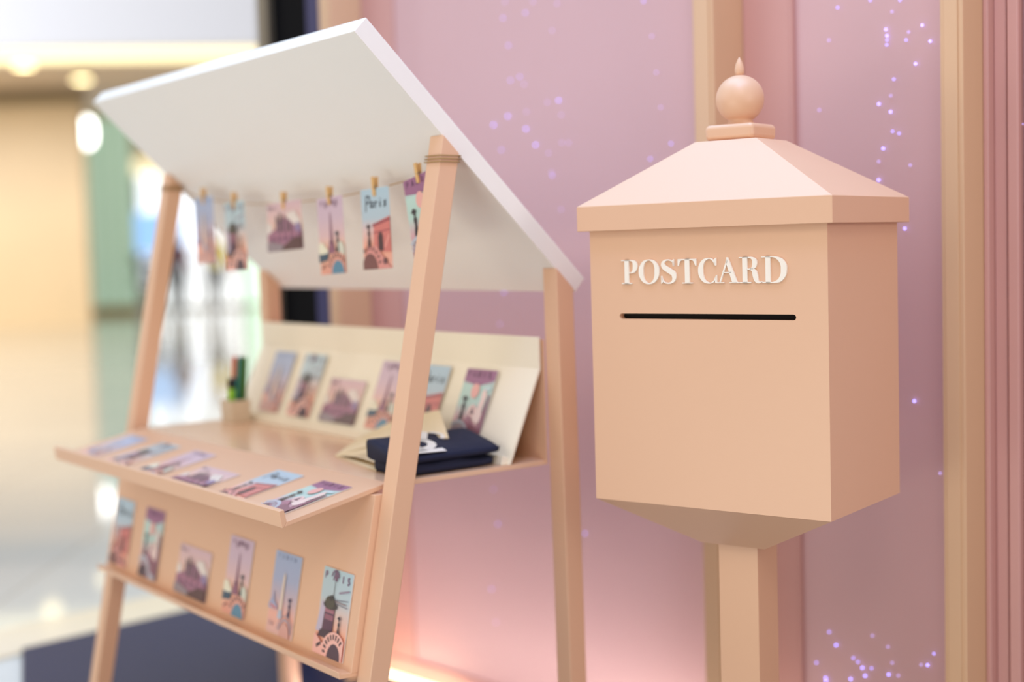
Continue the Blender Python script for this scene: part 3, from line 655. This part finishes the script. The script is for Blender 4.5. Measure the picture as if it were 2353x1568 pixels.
H_ = 275
# P
letter([rect(195, 0, 248, H_), rect(160, 0, 285, 11), rect(155, 264, 260, H_), stroke([(245, 270, 11), (285, 268, 16), (318, 245, 44), (328, 200, 56), (316, 155, 44), (285, 130, 16), (245, 126, 11)])])
# O
letter([stroke([(498, 272, 12), (560, 248, 30), (593, 190, 50), (597, 137, 57), (590, 82, 50), (556, 26, 30), (498, 1, 12), (440, 26, 30), (408, 82, 50), (401, 137, 57), (408, 190, 50), (440, 248, 30)], True)])
# S
letter([stroke([(802, 200, 6), (796, 232, 8), (772, 258, 12), (735, 268, 14), (695, 258, 22), (672, 225, 42), (688, 185, 54), (740, 150, 58), (795, 112, 56), (806, 62, 46), (785, 20, 26), (738, 4, 14), (690, 14, 12), (664, 45, 10), (655, 80, 7)]),
        [(782, 262), (806, 276), (806, 196), (794, 196)], [(648, -2), (670, 14), (658, 88), (648, 88)]])
# T
letter([rect(936, 0, 990, H_), rect(903, 0, 1026, 11), rect(852, 262, 1072, H_), [(852, 266), (852, 196), (862, 198), (880, 248), (905, 264)], [(1072, 266), (1072, 196), (1060, 198), (1042, 248), (1018, 264)]])
# C
letter([stroke([(1290, 205, 8), (1270, 250, 16), (1225, 276, 12), (1165, 255, 30), (1130, 200, 50), (1122, 140, 56), (1130, 82, 50), (1165, 25, 30), (1225, 2, 12), (1275, 22, 14), (1300, 78, 8)]),
        [(1276, 262), (1304, 282), (1304, 196), (1290, 196)], [(1288, 8), (1309, 4), (1312, 92), (1300, 92)]])
# A
letter([[(1338, 5), (1352, 5), (1437, 240), (1428, 272)], [(1425, 284), (1440, 284), (1545, 5), (1487, 5), (1414, 240)], rect(1384, 112, 1478, 122), rect(1308, 0, 1395, 11), rect(1455, 0, 1566, 11)])
# R
letter([rect(1604, 0, 1658, 283), rect(1570, 0, 1700, 11), rect(1566, 272, 1670, 283), stroke([(1655, 278, 11), (1700, 275, 18), (1735, 250, 44), (1742, 212, 52), (1730, 175, 42), (1700, 154, 16), (1655, 150, 11)]),
        stroke([(1690, 152, 14), (1730, 132, 44), (1745, 85, 56), (1758, 30, 44), (1785, 4, 18), (1820, 14, 8)])])
# D
letter([rect(1862, 0, 1915, 285), rect(1825, 0, 1900, 11), rect(1816, 274, 1900, 285), stroke([(1900, 279, 12), (1960, 278, 14), (2025, 245, 42), (2058, 190, 60), (2062, 140, 64), (2054, 85, 58), (2015, 28, 40), (1950, 5, 14), (1900, 5, 11)])])

# ============================================================ WALL LIGHTS
FL = [('bright', glow('fairy_led_bright', (150, 145, 255), 5.5)), ('mid', glow('fairy_led_mid', (160, 150, 250), 2.8)), ('dim', glow('fairy_led_dim', (185, 165, 240), 1.5))]
meshes = []
for nm, m in FL:
    bm = bmesh.new(); bmesh.ops.create_icosphere(bm, subdivisions=1, radius=.0021); me = bpy.data.meshes.new('fairy_light'); bm.to_mesh(me); bm.free(); me.materials.append(m); meshes.append(me)
# t (along wall), height, brightness class
DOTS = [(0.601, 1.707, 1), (0.701, 1.709, 1), (0.612, 1.744, 2), (0.736, 1.731, 2), (0.838, 1.716, 2), (0.814, 1.657, 2), (0.622, 1.64, 1), (0.627, 1.557, 1), (0.669, 1.562, 1), (0.687, 1.543, 2), (0.834, 1.495, 0), (0.785, 1.494, 2), (0.694, 1.478, 2), (0.61, 1.473, 0), (0.544, 1.456, 0), (0.689, 1.438, 0), (0.73, 1.398, 0), (0.843, 1.461, 2), (0.842, 1.397, 2), (0.871, 1.395, 2), (0.576, 1.394, 1), (0.785, 1.376, 2), (0.798, 1.323, 1), (0.795, 1.33, 2), (1.18, 1.685, 1), (1.208, 1.607, 2), (1.222, 1.528, 2), (1.235, 1.452, 2), (1.27, 1.372, 1), (1.192, 1.343, 1), (0.832, 1.243, 2), (0.492, 0.557, 2), (0.508, 0.471, 1), (0.468, 0.302, 1), (0.897, 0.484, 1), (0.485, 0.219, 2), (0.569, 1.049, 1), (0.545, 0.971, 2), (1.824, 1.604, 1), (1.919, 1.608, 1), (2.002, 1.599, 1), (1.98, 1.58, 2), (1.962, 1.549, 0), (1.965, 1.537, 0), (1.965, 1.529, 1), (1.964, 1.52, 1), (2.062, 1.547, 0), (2.025, 1.538, 2), (2.018, 1.524, 1), (2.083, 1.516, 0), (2.043, 1.478, 0), (1.797, 1.544, 2), (1.983, 1.454, 1), (1.974, 1.424, 2), (1.94, 1.411, 0), (1.973, 1.394, 0), (1.765, 1.411, 2), (1.978, 1.357, 1), (1.996, 1.352, 1), (1.951, 1.326, 0), (1.938, 1.302, 2), (2.026, 1.291, 2), (1.937, 1.267, 0), (2.009, 1.173, 0), (2.296, 1.494, 1), (2.317, 1.35, 2), (2.031, 0.846, 0), (2.1, 0.713, 2), (1.773, 0.366, 1), (1.794, 0.342, 0), (1.904, 0.376, 2), (1.949, 0.36, 2), (1.732, 0.297, 1), (1.846, 0.323, 1), (1.86, 0.317, 1), (1.873, 0.307, 0), (1.9, 0.31, 1), (1.881, 0.292, 0), (1.76, 0.269, 0), (1.837, 0.279, 0), (1.961, 0.33, 2), (1.95, 0.305, 0), (1.978, 0.307, 2), (2.061, 0.34, 0), (2.043, 0.338, 2), (2.079, 0.365, 1), (2.311, 0.751, 1), (2.313, 0.411, 1), (1.761, 0.263, 0)]
for t_, z_, b_ in DOTS:
    o = bpy.data.objects.new('fairy_light', meshes[b_]); C.objects.link(o); o.location = wl(t_, .006, z_)
    tag(o, '%s lavender fairy light %s the %s pink wall panel' % (('bright', 'soft', 'faint')[b_], 'high on' if z_ > 1.45 else ('low on' if z_ < .75 else 'midway up'), 'wide left' if t_ < 1.5 else ('narrow middle' if t_ < 2.2 else 'far right')), 'fairy light',
        'fairy lights on the %s panel' % ('wide' if t_ < 1.5 else ('narrow' if t_ < 2.2 else 'far right')))
# LED uplight bar at the wall foot
ub_ = empty('uplight_bar', wl(-.06, .04, 0), -math.pi/4, label='warm LED uplight bar on the floor at the foot of the pink wall', cat='light')
mk('housing', *box_geo(-.30, .30, -.02, .02, 0, .012), STEEL, ub_, bevel=.003)
mk('lens', *box_geo(-.29, .29, -.015, .015, .012, .016), glow('warm_led', (255, 214, 170), 5), ub_)
area('uplight', wl(-.02, .12, .03), wl(-.02, -.05, .5), .4, .05, .24, (1, .78, .6))
area('uplight_long', wl(.75, .28, .03), wl(.7, -.05, .55), 1.5, .08, 2.6, (1, .84, .78))
